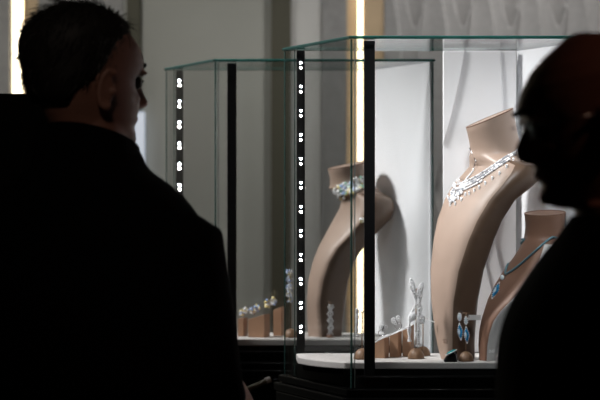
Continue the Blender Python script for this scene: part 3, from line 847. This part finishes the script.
    # back and sides
    for zf, f_, b_, w_ in base_tab:
        cc = (f_+b_)/2; hy = (f_-b_)/2; ring = []
        for i in range(N):
            a = 2*PI*i/N; j = 1+sd_.uniform(-.022, .022)
            ring.append(T(Vector((w_*math.sin(a)*j, cc+hy*math.cos(a)*j, zf*H))))
        rings.append(ring)
    hm.loft(rings); hbv = hm.bvh()
    hr = hm.build('hair', M['hair'], t, True)
    st = MB()
    for q in range(1500):
        a = sd_.uniform(0, 2*PI); el_ = sd_.uniform(-.55, 1.45)
        dirv = Vector((math.sin(a)*math.cos(el_), math.cos(a)*math.cos(el_), math.sin(el_)))
        o0 = Vector((0, -.01, .66*H)); src = T(o0+dirv*.3); dd = (T(o0)-src).normalized()
        h_, n_, i_, ds = hbv.ray_cast(src, dd)
        if h_ is None: continue
        down = RH@Vector((.25*math.sin(a), -.5, -.75)); tan = (down-n_*down.dot(n_)); 
        if tan.length < .01: continue
        if n_.dot(h_-T(o0)) < 0: n_ = -n_
        tan = tan.normalized()+Vector(sd_.normal(0, .22, 3)); L_ = sd_.uniform(.010, .022)+(.012 if el_ > .5 and sd_.uniform() < .4 else 0)
        p0 = h_-n_*.002; p1 = p0+tan*L_*.5+n_*.005; p2 = p1+tan*L_*.5+n_*sd_.uniform(-.003, .005)
        st.cur = 1 if (el_ < .35 and math.cos(a) > -.2 and sd_.uniform() < .75) or sd_.uniform() < .12 else 0
        st.tube([p0, p1, p2], [.0008, .0006, .0002], 3)
    st.build('hair_strands', [M['hair'], M['hairgrey']], t)
    # sideburn patch follows the temple
    for s_ in (-1, 1):
        m_ = MB(); m_.tube([T(Vector((s_*x, y, .60*H+dz))) for x, y, dz in ((.012, .095, 0), (.024, .093, .004), (.034, .087, .004), (.041, .079, -.002))], [.002, .0038, .0036, .001], 6); m_.build('eyebrow', M['hair'], t, True)
        m_ = MB(); m_.ell(T(Vector((s_*.031, .072, .485*H))), .0115); m_.build('eye', M['eye'], t, True)
        m_ = MB(); m_.tube([T(Vector((s_*x, y, .50*H))) for x, y in ((.020, .084), (.031, .0865), (.043, .079))], [.001, .002, .001], 6); m_.build('eyelash', M['hair'], t, True)
    # leaflet in the hand
    a, b_ = wrist+fw*.055-up*.020, None
    q0 = wrist+fw*.06-up*.022; q1 = P(270, 379.5, Y+.28)
    g = thing('rolled_leaflet', q0, 'dim olive rolled leaflet with pale end held in the man\'s hand', 'leaflet')
    MB().tube([q0-(q1-q0)*.3, q0.lerp(q1, .9)], .0045, 14).build('roll', M['paper'], g, True)
    MB().tube([q0.lerp(q1, .9), q1], .006, 14).build('end_cap', M['paperend'], g, True)
man_left()

# ---- right man, bald, profile to the left, close to the camera
def man_right():
    Y = 2.42
    hz = math.radians(92); RH = Matrix.Rotation(hz, 3, 'Z') @ Matrix.Rotation(-math.radians(13), 3, 'X')
    HO = P(607, 199, Y); sc_ = .975
    T = lambda v: HO+RH@(v*sc_)
    base = P(624, 400, Y); base.z = 0
    t = thing('person', base, 'bald man in dark suit, near-black silhouette in profile at the right edge', 'person')
    b = MB(); head_mb(b, T, nose=.72)
    px = lambda x: (x-300)/F*Y
    # rows: z(py), front px, back px, half width
    rows = [(205, 578, 652, .060), (222, 574, 664, .066), (238, 566, 676, .10), (258, 556, 690, .17), (285, 540, 700, .19), (320, 525, 705, .19), (400, 520, 700, .18), (470, 525, 700, .18), (560, 540, 705, .185), (640, 548, 700, .18)]
    ex, ey = Vector((1, 0, 0)), Vector((0, 1, 0))
    b.loft([rectring(Vector(((px(f_)+px(k_))/2, Y, P(0, py, Y).z)), ex, ey, (px(k_)-px(f_))/2, w_, 2.2, 28) for py, f_, k_, w_ in rows])
    zsh = P(0, 262, Y).z; cxs = px(628)
    for s_ in (-1, 1):
        sh = Vector((cxs, Y+s_*.185, zsh)); el = sh+Vector((-.03, s_*.03, -.29)); wr = el+Vector((-.20, -s_*.05, -.10))
        b.tube([sh, sh.lerp(el, .5), el, el.lerp(wr, .5), wr], [.058, .050, .042, .036, .027], 16)
        fw = (wr-el).normalized(); sd = Vector((0, 0, 1)); sd = (sd-fw*sd.dot(fw)).normalized(); up = Vector((0, s_*1.0, 0))
        hand_mb(b, wr, fw, up, sd, .7)
        hp = Vector((cxs, Y+s_*.09, .86)); b.tube([hp, hp+Vector((0, 0, -.4)), hp+Vector((0, 0, -.62)), hp+Vector((0, 0, -.80))], [.088, .060, .052, .040], 16)
    o = b.build('body', M['skin'], t, True); remesh(o, .0035, 2, .5)
    c = MB()
    rows = [(214, 572, 662, .080), (226, 566, 672, .10), (240, 557, 690, .15), (258, 543, 704, .20), (275, 531, 712, .22), (300, 515, 716, .225), (325, 504, 718, .225), (350, 498, 716, .22), (400, 497, 712, .215), (470, 505, 712, .21), (560, 520, 716, .22), (640, 528, 716, .225)]
    c.loft([rectring(Vector(((px(f_)+px(k_))/2, Y, P(0, py, Y).z)), ex, ey, (px(k_)-px(f_))/2, w_, 2.2, 28) for py, f_, k_, w_ in rows])
    for s_ in (-1, 1):
        sh = Vector((cxs, Y+s_*.175, zsh-.005)); el = Vector((cxs-.03, Y+s_*.215, zsh-.29)); wr = el+Vector((-.20, -s_*.05, -.10))
        c.tube([sh-Vector((0, s_*.04, 0)), sh, sh.lerp(el, .5), el, el.lerp(wr, .55), el.lerp(wr, .95)], [.06, .068, .064, .058, .050, .043], 20)
    o = c.build('suit_jacket', M['suit'], t, True); remesh(o, .008, 4, .6)
    for s_ in (-1, 1):
        hp = Vector((cxs, Y+s_*.09, .86))
        MB().tube([hp, hp+Vector((0, 0, -.4)), hp+Vector((0, 0, -.6)), hp+Vector((0, 0, -.82))], [.105, .080, .072, .068], 20).build('trouser_leg', M['trouser'], t, True)
        m_ = MB(); m_.ell(T(Vector((s_*.031, .072, .485*.232))), .0115); m_.build('eye', M['eye'], t, True)
        m_ = MB(); m_.tube([T(Vector((s_*x, y, .60*.232+dz))) for x, y, dz in ((.012, .097, 0), (.024, .095, .004), (.036, .088, .004), (.046, .078, -.002))], [.002, .0038, .0036, .001], 6); m_.build('eyebrow', M['hair'], t, True)
    shoes(t, [(cxs, Y+s_*.09) for s_ in (-1, 1)], hz)
    # spectacles
    H = .232; g = thing('spectacles', T(Vector((0, .1, .5*H))), 'thin spectacles worn by the bald man at right', 'spectacles')
    f_ = MB(); 
    for s_ in (-1, 1):
        f_.tube([T(Vector((s_*.032+.023*math.cos(a*PI/10), .088, .505*H+.016*math.sin(a*PI/10)))) for a in range(21)], .0011, 6)
        f_.tube([T(Vector((s_*.055, .088, .53*H))), T(Vector((s_*.078, .06, .52*H))), T(Vector((s_*.083, -.01, .50*H)))], .0012, 6)
    f_.tube([T(Vector((-.009, .104, .53*H))), T(Vector((0, .107, .54*H))), T(Vector((.009, .104, .53*H)))], .0011, 6)
    f_.build('frame', M['silver'], g, True)
    for s_ in (-1, 1):
        l = MB(); l.loft([[T(Vector((s_*.032+.0225*math.cos(a*PI/12), yy, .505*H+.0155*math.sin(a*PI/12)))) for a in range(24)] for yy in (.0874, .0886)]); l.build('lens', M['lens'], g)
man_right()
